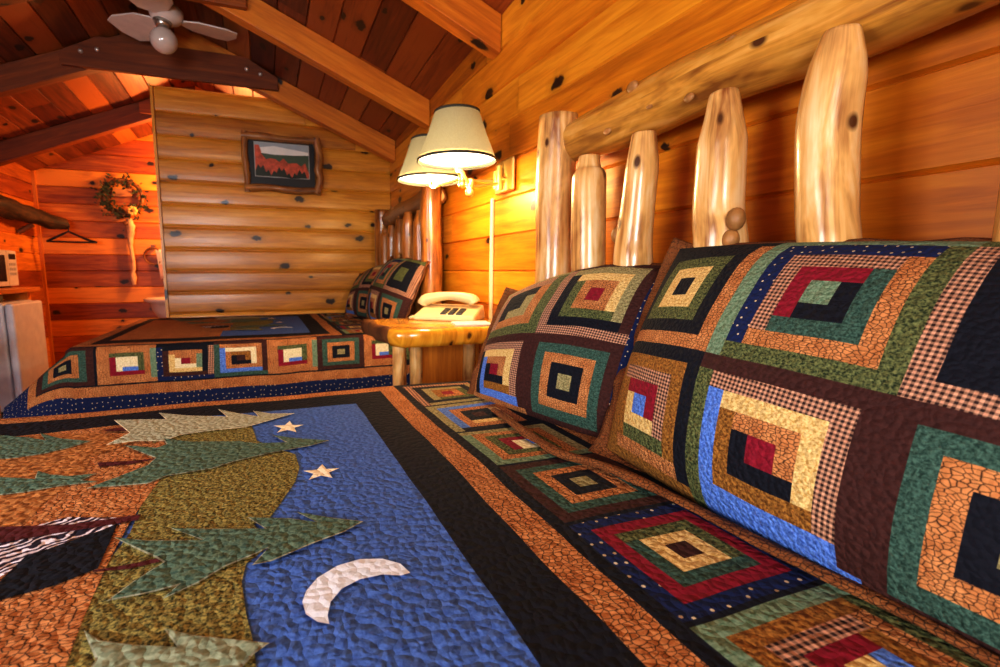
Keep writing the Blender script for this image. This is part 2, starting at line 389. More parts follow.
# ---------------------------------------------------------------- roof trusses
M_bolt = plain('zinc_bolt', (.75, .74, .7), .3, .6)
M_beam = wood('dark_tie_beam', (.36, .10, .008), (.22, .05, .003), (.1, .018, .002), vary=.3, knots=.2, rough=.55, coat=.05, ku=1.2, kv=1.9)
TL = ['farthest roof truss, over the red alcove beyond the golden log wall', 'dark tie beam truss running along the top edge of the golden log wall',
      'roof truss whose rafter ends on the right wall just left of the lamp shades', 'nearest roof truss at the top of the photo, rafter foot right of the lamp shades']
for i, (y, lab) in enumerate(zip((13.0, 10.25, 8.03, 5.47), TL)):
    t = thing('roof_truss', lab, 'roof beam', (RX, y, zr(XR, y)), 'roof trusses under the gabled board ceiling')
    for sgn in (1, -1):
        xe = XR-.01 if sgn > 0 else XL+.01
        P = []
        for yy in (y-.115, y+.115): P.append([(xe, yy, zr(xe, y)), (RX, yy, zr(RX, y)), (RX, yy, zr(RX, y)+RD), (xe, yy, zr(xe, y)+RD)])
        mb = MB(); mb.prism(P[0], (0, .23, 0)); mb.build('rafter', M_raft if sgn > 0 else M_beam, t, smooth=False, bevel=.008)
    zb = (3.52, 3.42, 3.73, 3.9)[i]; yb = y-.115; hw = RX; hw = (XR-RX)-(zb-zr(XR, y))/SL+.36
    tp = lambda x: zr(x, y)+RD-.05
    mb = MB(); mb.prism([(RX-hw, yb-.1, zb), (RX+hw, yb-.1, zb), (RX+hw, yb-.1, tp(RX+hw)), (RX+hw-.56, yb-.1, zb+.52), (RX-hw+.56, yb-.1, zb+.52), (RX-hw, yb-.1, tp(RX-hw))], (0, .098, 0))
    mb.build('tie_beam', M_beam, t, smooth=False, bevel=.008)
    for x, dz in ((RX-hw+.31, .24), (RX-hw+.55, .3), (RX+hw-.55, .3), (RX+hw-.31, .24)):
        MB().lathe((x, yb-.098, zb+dz), [(.035, 0), (.035, .02), (.02, .035), (.012, .04)], 10, axis=(0, -1, 0)).build('bolt', M_bolt, t)
# ---------------------------------------------------------------- log beds
M_log = logwood('peeled_log', (.88, .68, .38), (.72, .42, .14), (.27, .09, .02))
M_rail = logwood('peeled_rail_log', (.78, .46, .13), (.6, .3, .05), (.25, .09, .015))
M_end = plain('sawn_log_end', (.72, .5, .25), .6, bump=.1)
M_matt = plain('mattress_ticking', (.5, .48, .44), .9)
M_knot = plain('log_knot_scar', (.36, .17, .05), .5, var=.5, scale=30, bump=.3)
DY = 6.54
def post_path(x, y, z0, z1, r, bend=(0, 0), tip=None, kinks=()):
    P = []; n = 6
    for i in range(n+1):
        f = i/n; z = z0+(z1-z0)*f
        P.append(((x, y+bend[0]*math.sin(f*math.pi)+bend[1]*f*f, z), r*(1.05-.08*f)))
    return P
bed = thing('log_bed', 'near log bed with peeled pole headboard, under the large quilt with moon and stars', 'bed', (0, 2.1, -2.5), 'log beds')
for y, r in ((3.58, .165), (.42, .165)):
    MB().tube([((2.38, y, -2.5), r*1.08), ((2.38, y+.02, -1), r*1.05), ((2.38, y-.01, 0), r), ((2.38, y+.02, .7), r*.98), ((2.38, y, 1.29), r*.96)], 24, 6, .05, 1.6, 1, seed=y, chamfer=.2).build('headboard_post', [M_log, M_end], bed)
rl = MB().tube([((2.5, .42, 1.14), .13), ((2.53, .8, 1.17), .19), ((2.54, 1.5, 1.13), .19), ((2.53, 2.2, 1.13), .18), ((2.53, 3.0, 1.08), .19), ((2.5, 3.5, 1.06), .17), ((2.48, 3.72, 1.05), .12)], 24, 8, .09, 1.3, 1, seed=4, chamfer=.3)
for y, z, r in ((2.72, 1.22, .05), (2.55, 1.06, .045), (2.0, 1.2, .04), (1.92, 1.1, .05), (2.25, 1.0, .035), (2.95, 1.0, .04)): rl.ball((2.375, y, z), r*.75, 2, (.5, 1.4, 1), 6, 10)
rail = rl.build('top_rail', [M_rail, M_end, M_knot], bed)
X = 2.32
SP = [  # far to near; (y, z, r) up each pole, ending in a cut tenon
    [(3.04, -2.0, .12), (3.04, -.6, .125), (3.04, .1, .125), (3.06, .5, .125), (3.07, .7, .12), (3.075, .76, .085), (3.075, .85, .07)],
    [(2.56, -2.0, .115), (2.56, -.6, .12), (2.56, .0, .125), (2.565, .2, .115), (2.55, .45, .105), (2.535, .65, .10), (2.53, .78, .085), (2.53, .87, .07)],
    [(1.92, -2.0, .12), (1.92, -.5, .125), (1.92, .1, .13), (1.95, .3, .125), (1.955, .5, .12), (1.96, .68, .115), (1.965, .8, .09), (1.975, .93, .065)],
    [(1.38, -2.0, .11), (1.38, -.6, .113), (1.39, .0, .113), (1.425, .25, .11), (1.45, .5, .11), (1.455, .66, .11), (1.445, .8, .105), (1.44, .88, .095), (1.435, 1.0, .06)],
    [(.77, -2.0, .12), (.77, -.6, .12), (.77, .0, .12), (.78, .4, .12), (.77, .75, .115), (.77, .88, .07), (.77, .95, .06)]]
for i, s in enumerate(SP):
    m = MB().tube([((X+(.03 if k < 2 else 0), y, z), r) for k, (y, z, r) in enumerate(s)], 24, 5, .055, 2.2, 1, seed=i*3.3+1, chamfer=.1)
    kn = {1: [(2.66, .24, .055)], 2: [(1.80, .26, .06), (1.82, .16, .055)], 3: [(1.38, .3, .035), (1.5, .53, .03)]}.get(i, [])
    for y, z, r in kn: m.ball((X-.06, y, z), r*.75, 2, (1, 1, 1.3), 8, 12)
    m.build('spindle', [M_log, M_end, M_knot], bed)
for y in (.36, 3.84): MB().tube([((2.3, y, -1.7), .14), ((0, y, -1.72), .15), ((-2.3, y, -1.7), .14)], 14, 6, .05, 1, 1, seed=y).build('side_rail', [M_rail, M_end], bed)
for y in (.45, 3.75): MB().tube([((-2.25, y, -2.5), .15), ((-2.25, y, -1.8), .15), ((-2.25, y, -1.25), .15)], 14, 3, .05, 1, 1, seed=y).build('footboard_post', [M_rail, M_end], bed)
MB().box((-2.3, .42, -1.62), (2.2, 3.8, -1.12)).build('mattress', M_matt, bed, smooth=False, bevel=.06)

# ---------------------------------------------------------------- patchwork
def log_cabin(rects, x0, x1, y0, y1, rings, cen, w=None):
    """rings outer->inner of four fabrics: low-x, high-x, high-y, low-y"""
    n = len(rings); wx = (x1-x0)/(2*n+1.5); wy = (y1-y0)/(2*n+1.5)
    for L, R, T, B in rings:
        rects.append((x0, x1, y1-wy, y1, T)); rects.append((x0, x1, y0, y0+wy, B))
        rects.append((x0, x0+wx, y0, y1 if L == T else y1-wy, L)); rects.append((x1-wx, x1, y0 if R == B else y0+wy, y1 if R == T else y1-wy, R))
        x0 += wx; x1 -= wx; y0 += wy; y1 -= wy
    rects.append((x0, x1, y0, y1, cen))
def cuts(lo, hi, vals, step):
    c = sorted(set([lo, hi]+[round(v, 4) for v in vals if lo < v < hi])); out = []
    k = [c[0]]
    for v in c[1:]:
        if v-k[-1] > .004 or v == hi: k.append(v)
    for a, b in zip(k, k[1:]):
        n = max(1, math.ceil((b-a)/step)); out += [a+(b-a)*i/n for i in range(n)]
    return out+[hi]
def patchwork(mb, x0, x1, y0, y1, rects, surf, step, base='K', extra_x=(), extra_y=()):
    xs = cuts(x0, x1, [r[0] for r in rects]+[r[1] for r in rects]+list(extra_x), step); ys = cuts(y0, y1, [r[2] for r in rects]+[r[3] for r in rects]+list(extra_y), step)
    nx, ny = len(xs), len(ys); grid = [[base]*(ny-1) for _ in range(nx-1)]
    from bisect import bisect_left
    xm = [(a+b)/2 for a, b in zip(xs, xs[1:])]; ym = [(a+b)/2 for a, b in zip(ys, ys[1:])]
    for a, b, c, d, k in rects:
        for i in range(bisect_left(xm, a), bisect_left(xm, b)):
            g = grid[i]
            for j in range(bisect_left(ym, c), bisect_left(ym, d)): g[j] = k
    b0 = len(mb.v)
    for x in xs:
        for y in ys: mb.v.append(tuple(surf(x+.007*noise.noise((x*3, y*3, 1)), y+.007*noise.noise((x*3, y*3, 9)))))
    for i in range(nx-1):
        for j in range(ny-1):
            q = (b0+i*ny+j, b0+(i+1)*ny+j, b0+(i+1)*ny+j+1, b0+i*ny+j+1)
            mb.face(q, FI[grid[i][j]], [(xs[i], ys[j]), (xs[i+1], ys[j]), (xs[i+1], ys[j+1]), (xs[i], ys[j+1])])

# ---------------------------------------------------------------- quilts
S0, S1, T0, T1 = -2.2, 2.2, .30, 3.93          # mattress edges; the quilt folds down beyond S0, T0, T1
RR = .10
def prof(d):
    q = RR*math.pi/2
    if d < q: a = d/RR; return RR*math.sin(a), -RR*(1-math.cos(a))
    e = d-q; return RR+e*.10, -RR-e*.985
def quilt_surf(s, t):
    ds = max(0, S0-s); dt = max(0, t-T1, T0-t); sg = 1 if t > T1 else -1
    x = max(s, S0); y = min(max(t, T0), T1); d = math.hypot(ds, dt)
    z = -1+.012*noise.noise((x*1.1, y*1.1, 2))+.003*noise.noise((x*3, y*3, 5))
    if d > 0:
        h, dz = prof(d); fl = max(0, d-.157)*ds/d; dz += fl*.33; x -= h*ds/d+fl*.62; y += sg*(h if sg < 0 else min(h, RR))*dt/d; z += dz
        wv = (.03 if sg < 0 else .008)*noise.noise(((s-t)*1.6, (s+t)*1.1, 3))*min(1, d*2); x -= wv*ds/d; y += sg*wv*dt/d
        if z < -2.46: x -= (-2.46-z)*.8*ds/d; y += sg*(-2.46-z)*.8*dt/d; z = -2.46
    return (x, y, z)
R_ = []
DR = 1.05
def band(d, k):                                  # concentric frame band: everything inside distance d beyond the edge lines
    R_.append((S0-d, 2.3, T0-d, T1+d, k))
R_.append((-9, 9, -9, 9, 'N'))
band(.68, 'O'); band(.55, 'K'); band(.03, 'O'); band(-.12, 'K')
# blocks hanging down the sides, the foot and laid across the head end
MTO = [('M', 'M', 'M', 'M'), ('T', 'T', 'T', 'T'), ('O', 'O', 'O', 'O'), ('K', 'K', 'K', 'K')]
OR1 = [('O', 'S', 'O', 'O'), ('O', 'O', 'O', 'O'), ('R', 'G', 'G', 'R'), ('W', 'W', 'W', 'B')]
NMC = [('N', 'H', 'K', 'N'), ('M', 'K', 'K', 'M'), ('C', 'S', 'O', 'C'), ('W', 'O', 'O', 'W')]
TBO = [('T', 'M', 'M', 'T'), ('B', 'O', 'O', 'B'), ('O', 'W', 'W', 'O'), ('K', 'Y', 'Y', 'K')]
YGK = [('K', 'K', 'K', 'K'), ('G', 'Y', 'Y', 'G'), ('G', 'Y', 'Y', 'G')]
SB = [-2.72, -1.96, -1.32, -.66, 0, .66, 1.32, 1.85, 2.2]
SK = [(MTO, 'E'), (OR1, 'W'), (NMC, 'R'), (TBO, 'M'), (OR1, 'W'), (MTO, 'E'), (OR1, 'W'), (YGK, 'R'), (MTO, 'E')]
seq = [1, 2, 3, 4, 5, 6, 7]
for i, (a, b) in enumerate(zip(SB[1:], SB[2:])):
    rg, ce = SK[seq[i]]
    log_cabin(R_, a, b, T0-.53, T0-.05, rg, ce); log_cabin(R_, a, b, T1+.05, T1+.53, [(l, r, bb, tt) for l, r, tt, bb in rg], ce)
for t_a in (T0-.53, T1+.05): log_cabin(R_, SB[0]-.02, SB[1]-.03, t_a, t_a+.48, *SK[0])
for i in range(6):
    a = T0+.03+i*.6; log_cabin(R_, S0-.55, S0-.05, a, a+.57, *SK[(i*2+3) % 7])
R_.append((.875, 1.025, T0-.0, T1-.0, 'O')); R_.append((1.025, 1.95, T0-.03, T1+.03, 'K'))
HB = [3.89, 3.27, 2.64, 2.09, 1.5, .92, .34]
HR = [([('H', 'E', 'H', 'E'), ('K', 'K', 'K', 'K'), ('E', 'G', 'E', 'G'), ('Y', 'O', 'Y', 'O')], 'R'),
      ([('E', 'K', 'E', 'K'), ('B', 'O', 'B', 'O'), ('O', 'C', 'O', 'C'), ('K', 'K', 'K', 'K')], 'M'),
      ([('S', 'E', 'E', 'S'), ('O', 'O', 'O', 'O'), ('G', 'G', 'G', 'G'), ('R', 'B', 'R', 'W')], 'W'),
      ([('M', 'M', 'M', 'M'), ('T', 'T', 'T', 'T'), ('O', 'O', 'O', 'O'), ('K', 'K', 'K', 'K')], 'E'),
      ([('N', 'N', 'N', 'N'), ('R', 'R', 'R', 'R'), ('T', 'G', 'G', 'T'), ('C', 'C', 'C', 'C')], 'M'),
      ([('S', 'G', 'S', 'G'), ('Y', 'O', 'Y', 'O'), ('H', 'Y', 'H', 'Y'), ('R', 'B', 'R', 'B')], 'C')]
for (a, b), (rg, ce) in zip(zip(HB, HB[1:]), HR): log_cabin(R_, 1.09, 1.70, b+.012, a-.012, rg, ce)
R_.append((1.76, 1.9, T0, T1, 'O')); R_.append((1.9, 2.3, T0, T1, 'N'))
R_.append((-1.95, .625, .72, 3.52, 'A')); R_.append((-1.95, -.62, .72, 3.52, 'O'))         # the pictorial panel
mb = MB()
ex = [S0-RR*math.pi/2*k/5 for k in range(6)]; ey = [T0-RR*math.pi/2*k/5 for k in range(6)]+[T1+RR*math.pi/2*k/5 for k in range(6)]
patchwork(mb, S0-DR, S1, T0-DR, T1+DR, R_, quilt_surf, .1, 'N', ex, ey)
quilt = mb.build('patchwork_quilt', FM, origin=(0, 2.1, -2.46))
tag(quilt, 'large foreground patchwork quilt with moon, stars and pine trees, on the near bed', 'quilt', 'patchwork quilts on the two beds')

def applique(name, poly, mat, lift, parent, step=.07):
    bm = bmesh.new(); f = bm.faces.new([bm.verts.new((x, y, 0)) for x, y in poly])
    if f.normal.z < 0: f.normal_flip()
    bmesh.ops.triangulate(bm, faces=bm.faces[:])
    xs = [p[0] for p in poly]; ys = [p[1] for p in poly]
    for ax, lo, hi in ((0, min(xs), max(xs)), (1, min(ys), max(ys))):
        k = lo+step
        while k < hi:
            no = (1, 0, 0) if ax == 0 else (0, 1, 0); co = (k, 0, 0) if ax == 0 else (0, k, 0)
            bmesh.ops.bisect_plane(bm, geom=bm.verts[:]+bm.edges[:]+bm.faces[:], plane_co=co, plane_no=no, dist=1e-5); k += step
    bmesh.ops.recalc_face_normals(bm, faces=bm.faces[:])
    mb = MB(); bm.verts.index_update()
    flat = [(v.co.x, v.co.y) for v in bm.verts]
    for x, y in flat:
        p = quilt_surf(x, y); mb.v.append((p[0], p[1], p[2]+lift))
    for f in bm.faces:
        ids = [v.index for v in f.verts]
        if f.normal.z < 0: ids = ids[::-1]
        mb.face(ids, 0, [flat[i] for i in ids])
    bm.free(); return mb.build(name, mat, parent)
POLYS = [
('hill','HILL',[(-0.12,3.24),(-0.08,2.9),(0.01,2.75),(0.12,2.61),(0.13,2.42),(0.1,2.26),(0.03,2.07),(-0.02,1.94),(-0.08,1.91),(-0.02,1.73),(-0.1,1.64),(-0.11,1.54),(-0.09,1.37),(-0.07,1.26),(-0.06,1.16),(-0.52,1.32),(-0.54,1.45),(-0.54,1.63),(-0.55,1.83),(-0.53,2.01),(-0.54,2.23),(-0.53,2.51),(-0.65,2.92),(-0.65,3.19),(-0.43,3.24)]),
('meadow','O',[(-1.43,3.04),(-1.08,2.97),(-0.72,2.94),(-0.58,3.12),(-0.52,2.91),(-0.51,2.53),(-0.54,2.24),(-0.55,2.08),(-0.55,1.86),(-0.54,1.63),(-0.53,1.49),(-0.51,1.29),(-0.78,1.26),(-1.09,1.85),(-1.17,2.38)]),
('field','YM',[(-1.61,3.45),(-1.26,3.45),(-1.0,3.36),(-0.75,3.1),(-0.92,2.92),(-0.87,2.69),(-0.94,2.42),(-0.94,2.24),(-1.09,2.21),(-1.53,3.17)]),
('pond','K',[(-0.85,1.72),(-0.83,1.94),(-0.59,2.09),(-0.58,1.94),(-0.57,1.78),(-0.67,1.72),(-0.86,1.68)]),
('stream','STREAM',[(-1.01,2.02),(-0.88,2.2),(-0.8,2.23),(-0.59,2.15),(-0.58,2.09),(-0.72,2.02),(-0.81,1.92),(-0.89,1.76)]),
('trunk','TR',[(-1.08,2.24),(-0.76,2.15),(-0.61,2.15),(-0.52,2.15),(-0.52,2.1),(-0.74,2.09),(-0.96,2.08),(-1.02,2.09)]),
('trunk','TR',[(-0.86,2.82),(-0.7,2.79),(-0.56,2.78),(-0.69,2.74),(-0.83,2.75)]),
('trunk','TR',[(-0.58,1.77),(-0.47,1.77),(-0.36,1.78),(-0.38,1.75),(-0.47,1.74),(-0.58,1.76)]),
('trunk','TR',[(-1.0,3.41),(-0.87,3.42),(-0.73,3.39),(-0.82,3.31),(-0.95,3.36)]),
('tree','TREE1',[(-0.98,3.62),(-0.85,3.57),(-0.65,3.5),(-0.73,3.69),(-0.53,3.54),(-0.27,3.42),(-0.35,3.65),(-0.21,3.48),(-0.07,3.36),(-0.11,3.52),(-0.0,3.41),(0.15,3.37),(-0.0,3.26),(-0.15,3.16),(-0.35,3.16),(-0.52,3.13),(-0.59,3.05),(-0.75,3.1),(-0.88,3.09),(-0.81,3.27)]),
('tree','TREE2',[(-1.68,3.6),(-1.39,3.43),(-1.25,3.31),(-1.35,3.5),(-1.19,3.32),(-1.0,3.19),(-1.08,3.11),(-1.18,3.06),(-1.32,3.05),(-1.45,3.09)]),
('tree','TREE2',[(-0.79,3.04),(-0.61,2.94),(-0.56,2.98),(-0.6,3.09),(-0.45,2.98),(-0.18,2.9),(-0.08,2.83),(0.09,2.79),(0.01,2.95),(0.14,2.84),(0.31,2.75),(0.21,2.7),(-0.01,2.66),(-0.19,2.6),(-0.29,2.54),(-0.49,2.52),(-0.56,2.46),(-0.8,2.5),(-0.71,2.58),(-0.6,2.69),(-0.58,2.79)]),
('tree','TREE2',[(-1.33,2.81),(-1.16,2.73),(-1.07,2.68),(-1.1,2.79),(-1.03,2.72),(-0.94,2.67),(-0.83,2.66),(-0.87,2.6),(-0.79,2.56),(-0.94,2.57),(-1.06,2.55),(-1.22,2.56)]),
('tree','TREE2',[(-0.57,1.98),(-0.45,1.91),(-0.34,1.87),(-0.25,1.84),(-0.38,1.98),(-0.25,1.92),(-0.03,1.84),(-0.1,1.96),(0.05,1.89),(0.16,1.82),(0.09,1.93),(0.22,1.83),(0.32,1.77),(0.24,1.72),(0.12,1.68),(-0.02,1.62),(-0.07,1.62),(-0.02,1.71),(-0.08,1.68),(-0.17,1.64),(-0.24,1.58),(-0.33,1.53),(-0.29,1.59),(-0.38,1.58),(-0.48,1.58),(-0.43,1.66),(-0.36,1.74),(-0.39,1.78),(-0.48,1.88)]),
('tree','TREE3',[(-0.51,1.45),(-0.46,1.39),(-0.37,1.34),(-0.25,1.29),(-0.3,1.38),(-0.22,1.32),(-0.14,1.28),(-0.04,1.23),(-0.07,1.21),(-0.11,1.16),(-0.45,1.28),(-0.44,1.32)]),
]
LP = {'HILL': 'olive and gold speckled hill', 'TREE1': 'pale beige pine tree', 'TREE3': 'pale green pine tree', 'TREE2': 'grey teal pine tree', 'O': 'orange crackle print meadow', 'YM': 'golden brown field', 'K': 'black pond'}
for i, (nm, mk, poly) in enumerate(POLYS):
    a = applique(nm, poly, AP[mk], .0035+.0013*[k for k in ('HILL', 'O', 'YM', 'STREAM', 'K', 'TR', 'TREE1', 'TREE2', 'TREE3')].index(mk), quilt)
    if mk in LP: a['label'] = LP[mk]
    if mk.startswith('TREE'):
        P2 = []; n = len(poly); ar = sum(poly[k][0]*poly[(k+1) % n][1]-poly[(k+1) % n][0]*poly[k][1] for k in range(n)); sg = 1 if ar > 0 else -1
        for k in range(n):
            e1 = Vector(poly[k])-Vector(poly[k-1]); e2 = Vector(poly[(k+1) % n])-Vector(poly[k]); n1 = Vector((e1.y, -e1.x)).normalized()*sg; n2 = Vector((e2.y, -e2.x)).normalized()*sg
            m = n1+n2; m = m/max(.35, m.dot(n1)); P2.append(tuple(Vector(poly[k])+m*.006))
        applique('edging', P2, AP['TREE1'] if mk != 'TREE1' else AP['STAR'], .0035+.0013*6-.0006, a)
MOONP = [(.416, 1.405), (.398, 1.463), (.346, 1.509), (.271, 1.53), (.192, 1.518), (.121, 1.474), (.081, 1.419), (.066, 1.371), (.072, 1.313), (.1, 1.271), (.131, 1.251), (.131, 1.288), (.147, 1.342), (.188, 1.392), (.25, 1.42), (.325, 1.422), (.381, 1.4)]
applique('moon', MOONP, AP['MOON'], .006, quilt)['label'] = 'white crescent moon'
for cx, cy, sx, sy in ((.105, 3.09, .1, .13), (.228, 2.32, .095, .1)):
    P = [(cx+sx*(1 if k % 2 == 0 else .42)*math.cos(k*math.pi/5+.15), cy+sy*(1 if k % 2 == 0 else .42)*math.sin(k*math.pi/5+.15)) for k in range(10)]
    applique('star', P, AP['STAR'], .006, quilt)['label'] = 'cream five pointed star'

# the quilt's rolled edge, tucked along the foot of the pillows
hm = MB().tube([((1.50, 2.95, -.97), 0.022), ((1.47, 2.63, -.96), 0.032), ((1.45, 2.28, -.955), 0.036), ((1.46, 2.05, -.955), 0.040), ((1.55, 1.87, -.95), 0.036), ((1.61, 1.6, -.955), 0.032), ((1.63, 1.35, -.955), 0.032), ((1.64, 1.1, -.955), 0.029), ((1.67, .9, -.96), 0.029), ((1.69, .7, -.96), 0.029), ((1.7, .4, -.97), 0.029)], 12, 8, .35, 5)
hm.v = [(x, y, -.985+(z+.985)*.5) for x, y, z in hm.v]
hm.build('rolled_hem', F['L'], quilt)
# ---------------------------------------------------------------- pillows
def pillow(label, o, u, v, cols, rows, blocks, T=.32, base='M', seed=0, slump=0, group='patchwork pillows leaning on the headboards', off=-.17):
    o, u, v = Vector(o), Vector(u), Vector(v); n = u.cross(v).normalized()
    if n.x > 0: n = -n
    fz = lambda a, b: max(0, (1-abs(a)**2.8)*(1-abs(b)**2.4))**.6
    def surf(sgn, th):
        def f(x, y):
            a = 2*x/cols-1; b = 2*y/rows-1
            xx = x-.03*(b*b)*a; yy = y-.04*(a*a)*b
            if slump: yy *= 1-slump*max(0, 1-x/1.5)**1.5
            h = fz(a, b)*th+.018*noise.noise((x*1.7+seed, y*1.7, sgn))*fz(a, b)
            return o+u*xx+v*yy+n*(off+sgn*h)
        return f
    rects = [(-1, 9, -1, 9, base)]
    for (c, r), (rg, ce) in blocks.items(): log_cabin(rects, c, c+1, r, r+1, rg, ce)
    root = thing('pillow', label, 'pillow', tuple(o+u*cols/2), group)
    ed = [.004, .012, .03, .06]
    mb = MB(); patchwork(mb, 0, cols, 0, rows, rects, surf(1, T), .11, base, ed+[cols-e for e in ed], ed+[rows-e for e in ed]); f = mb.build('front_panel', FM, root)
    mb = MB(); s2 = surf(-1, T*.4); patchwork(mb, 0, cols, 0, rows, [(-1, 9, -1, 9, 'L')], s2, .12, 'L', ed+[cols-e for e in ed], ed+[rows-e for e in ed]); bk = mb.build('back_panel', FM, root)
    # flange all round the seam
    mb = MB(); per = []; N = 26
    for i in range(N): per.append((i/N*cols, 0, 0, -1))
    for i in range(N): per.append((cols, i/N*rows, 1, 0))
    for i in range(N): per.append((cols-i/N*cols, rows, 0, 1))
    for i in range(N): per.append((0, rows-i/N*rows, -1, 0))
    m = len(per); e0 = surf(1, 0); W2 = .075
    for i, (x, y, dx, dy) in enumerate(per):
        for k in range(4):
            f = k/3; a = 2*x/cols-1; b = 2*y/rows-1; cx = max(-1, min(1, a*1.0)); 
            ox = dx*f*W2/u.length; oy = dy*f*W2/v.length
            if i % N == 0: ox, oy = (math.copysign(f*W2/u.length*.9, a), math.copysign(f*W2/v.length*.9, b))
            p = e0(x, y)+u*ox+v*oy*(.35 if dy > 0 else 1)+n*((-.03*f if dy > 0 else 0)+.035*f*noise.noise((x*4+seed, y*4, 7))+(.05*f if dy < 0 else 0))
            mb.v.append(tuple(p))
    for i in range(m):
        j = (i+1) % m
        for k in range(3): mb.face((i*4+k, j*4+k, j*4+k+1, i*4+k+1), 0, [(i*.08, k*.05), (i*.08+.08, k*.05), (i*.08+.08, k*.05+.05), (i*.08, k*.05+.05)])
    fl = mb.build('flange', F['L'], root); md = fl.modifiers.new('solid', 'SOLIDIFY'); md.thickness = .012*K; md.offset = 0
    return root
BLM = ([('G', 'M', 'M', 'B'), ('B', 'H', 'H', 'B'), ('Y', 'C', 'C', 'Y'), ('K', 'O', 'O', 'K')], 'R')
MT = ([('M', 'M', 'M', 'M'), ('T', 'T', 'T', 'T'), ('O', 'O', 'O', 'O'), ('K', 'K', 'K', 'K')], 'E')
PB = pillow('nearest large patchwork pillow, at the right edge, leaning against the log headboard', (1.58, 2.07, -.93), (.023, -.625, -.03), (.24, .012, .572), 3, 2, {
    (0, 1): ([('K', 'O', 'K', 'O'), ('K', 'K', 'K', 'K'), ('G', 'G', 'G', 'G'), ('C', 'C', 'C', 'C')], 'K'),
    (0, 0): ([('Y', 'K', 'K', 'Y'), ('Y', 'Y', 'Y', 'O'), ('Y', 'H', 'H', 'G'), ('C', 'R', 'R', 'C')], 'B'),
    (1, 1): ([('S', 'G', 'S', 'G'), ('N', 'O', 'N', 'O'), ('H', 'T', 'H', 'T'), ('R', 'K', 'R', 'K')], 'S'), (1, 0): BLM,
    (2, 1): ([('H', 'H', 'G', 'H'), ('K', 'K', 'K', 'K'), ('K', 'K', 'K', 'K'), ('G', 'G', 'G', 'G')], 'G'), (2, 0): MT}, seed=1)
PA = pillow('patchwork pillow tucked behind the nearest one, closer to the nightstand, on the near bed', (1.40, 3.41, -.965), (.195, -.62, -.02), (.228, .03, .55), 2.6, 2, {
    (0, 1): ([('E', 'G', 'E', 'G'), ('H', 'O', 'H', 'O'), ('K', 'E', 'K', 'E')], 'K'),
    (0, 0): ([('O', 'M', 'M', 'O'), ('K', 'H', 'H', 'B'), ('B', 'C', 'C', 'Y'), ('K', 'O', 'O', 'K')], 'R'),
    (1, 1): ([('H', 'M', 'M', 'H'), ('K', 'E', 'E', 'K'), ('G', 'C', 'C', 'G'), ('O', 'O', 'O', 'O')], 'R'), (1, 0): MT,
    (2, 1): ([('N', 'N', 'M', 'N'), ('N', 'N', 'N', 'N'), ('O', 'O', 'O', 'O')], 'C'), (2, 0): ([('N', 'N', 'N', 'N'), ('M', 'M', 'M', 'M'), ('O', 'O', 'O', 'O')], 'C')}, seed=5, slump=.23, T=.28)
# the second bed, farther down the same wall, is made the same way
M_log2 = logwood('lamp_tinted_log', (.55, .24, .06), (.38, .14, .025), (.13, .04, .01))  # the wall lamp's orange light is put into the far bed's pole colour
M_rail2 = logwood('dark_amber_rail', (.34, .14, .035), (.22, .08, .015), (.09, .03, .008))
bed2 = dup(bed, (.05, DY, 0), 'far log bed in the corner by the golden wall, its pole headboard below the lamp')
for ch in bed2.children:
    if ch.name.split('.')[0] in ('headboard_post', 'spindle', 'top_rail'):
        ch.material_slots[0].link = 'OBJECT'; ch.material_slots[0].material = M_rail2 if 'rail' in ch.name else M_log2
quilt2 = dup(quilt, (0, DY, .09), 'patchwork quilt on the far bed with a row of square blocks hanging down its side')
dup(PB, (.02, DY, .09), 'front patchwork pillow on the far bed, seen above the nightstand corner')
dup(PA, (.02, DY, .09), 'rear patchwork pillow on the far bed, nearest the golden log wall')
# ---------------------------------------------------------------- nightstand and phone
M_slab = logwood('varnished_slab', (.9, .52, .06), (.78, .36, .03), (.5, .18, .012), rough=.22, coat=.7)
M_bark = logwood('rough_bark_edge', (.36, .15, .04), (.22, .08, .02), (.08, .025, .008), rough=.6, coat=.1)
ns = thing('nightstand', 'log nightstand with varnished live edge slab top, between the two beds', 'nightstand', (1.95, 5.2, -2.5))
mb = MB(); top = [(1.27, 4.62), (1.6, 4.6), (2.0, 4.63), (2.4, 4.6), (2.68, 4.62), (2.68, 5.9), (2.2, 5.92), (1.7, 5.88), (1.12, 5.9), (1.17, 5.6), (1.13, 5.3), (1.2, 5.0), (1.19, 4.8)]
n = len(top); c = (1.95, 5.25)
lv = [(.95, -.785), (.985, -.74), (1.0, -.68), (.995, -.63), (.97, -.605), (.93, -.60)]
for f, z in lv:
    for i, (x, y) in enumerate(top):
        w = .012*noise.noise((x*6, y*6, z*9)); mb.v.append((min(2.7, c[0]+(x-c[0])*f+w), c[1]+(y-c[1])*f+w, z))
for k in range(len(lv)-1):
    for i in range(n):
        j = (i+1) % n; mb.face((k*n+i, k*n+j, (k+1)*n+j, (k+1)*n+i), 1 if (7 <= i <= 11) else 0)
mb.face(range((len(lv)-1)*n, len(lv)*n), 0, [(v[1], v[0]) for v in mb.v[(len(lv)-1)*n:len(lv)*n]]); mb.face(list(range(n))[::-1], 0)
mb.build('slab_top', [M_slab, M_bark], ns)
for x, y in ((1.33, 4.85), (1.66, 5.3), (2.5, 4.85), (2.5, 5.65)):
    MB().tube([((x, y, -2.5), .08), ((x, y, -1.6), .078), ((x, y, -.78), .075)], 16, 4, .06, 1.5, 1, seed=x+y).build('leg', [M_log, M_end], ns)
MB().box((1.75, 5.7, -2.3), (2.66, 5.76, -.8)).build('back_panel', M_raft, ns, smooth=False)
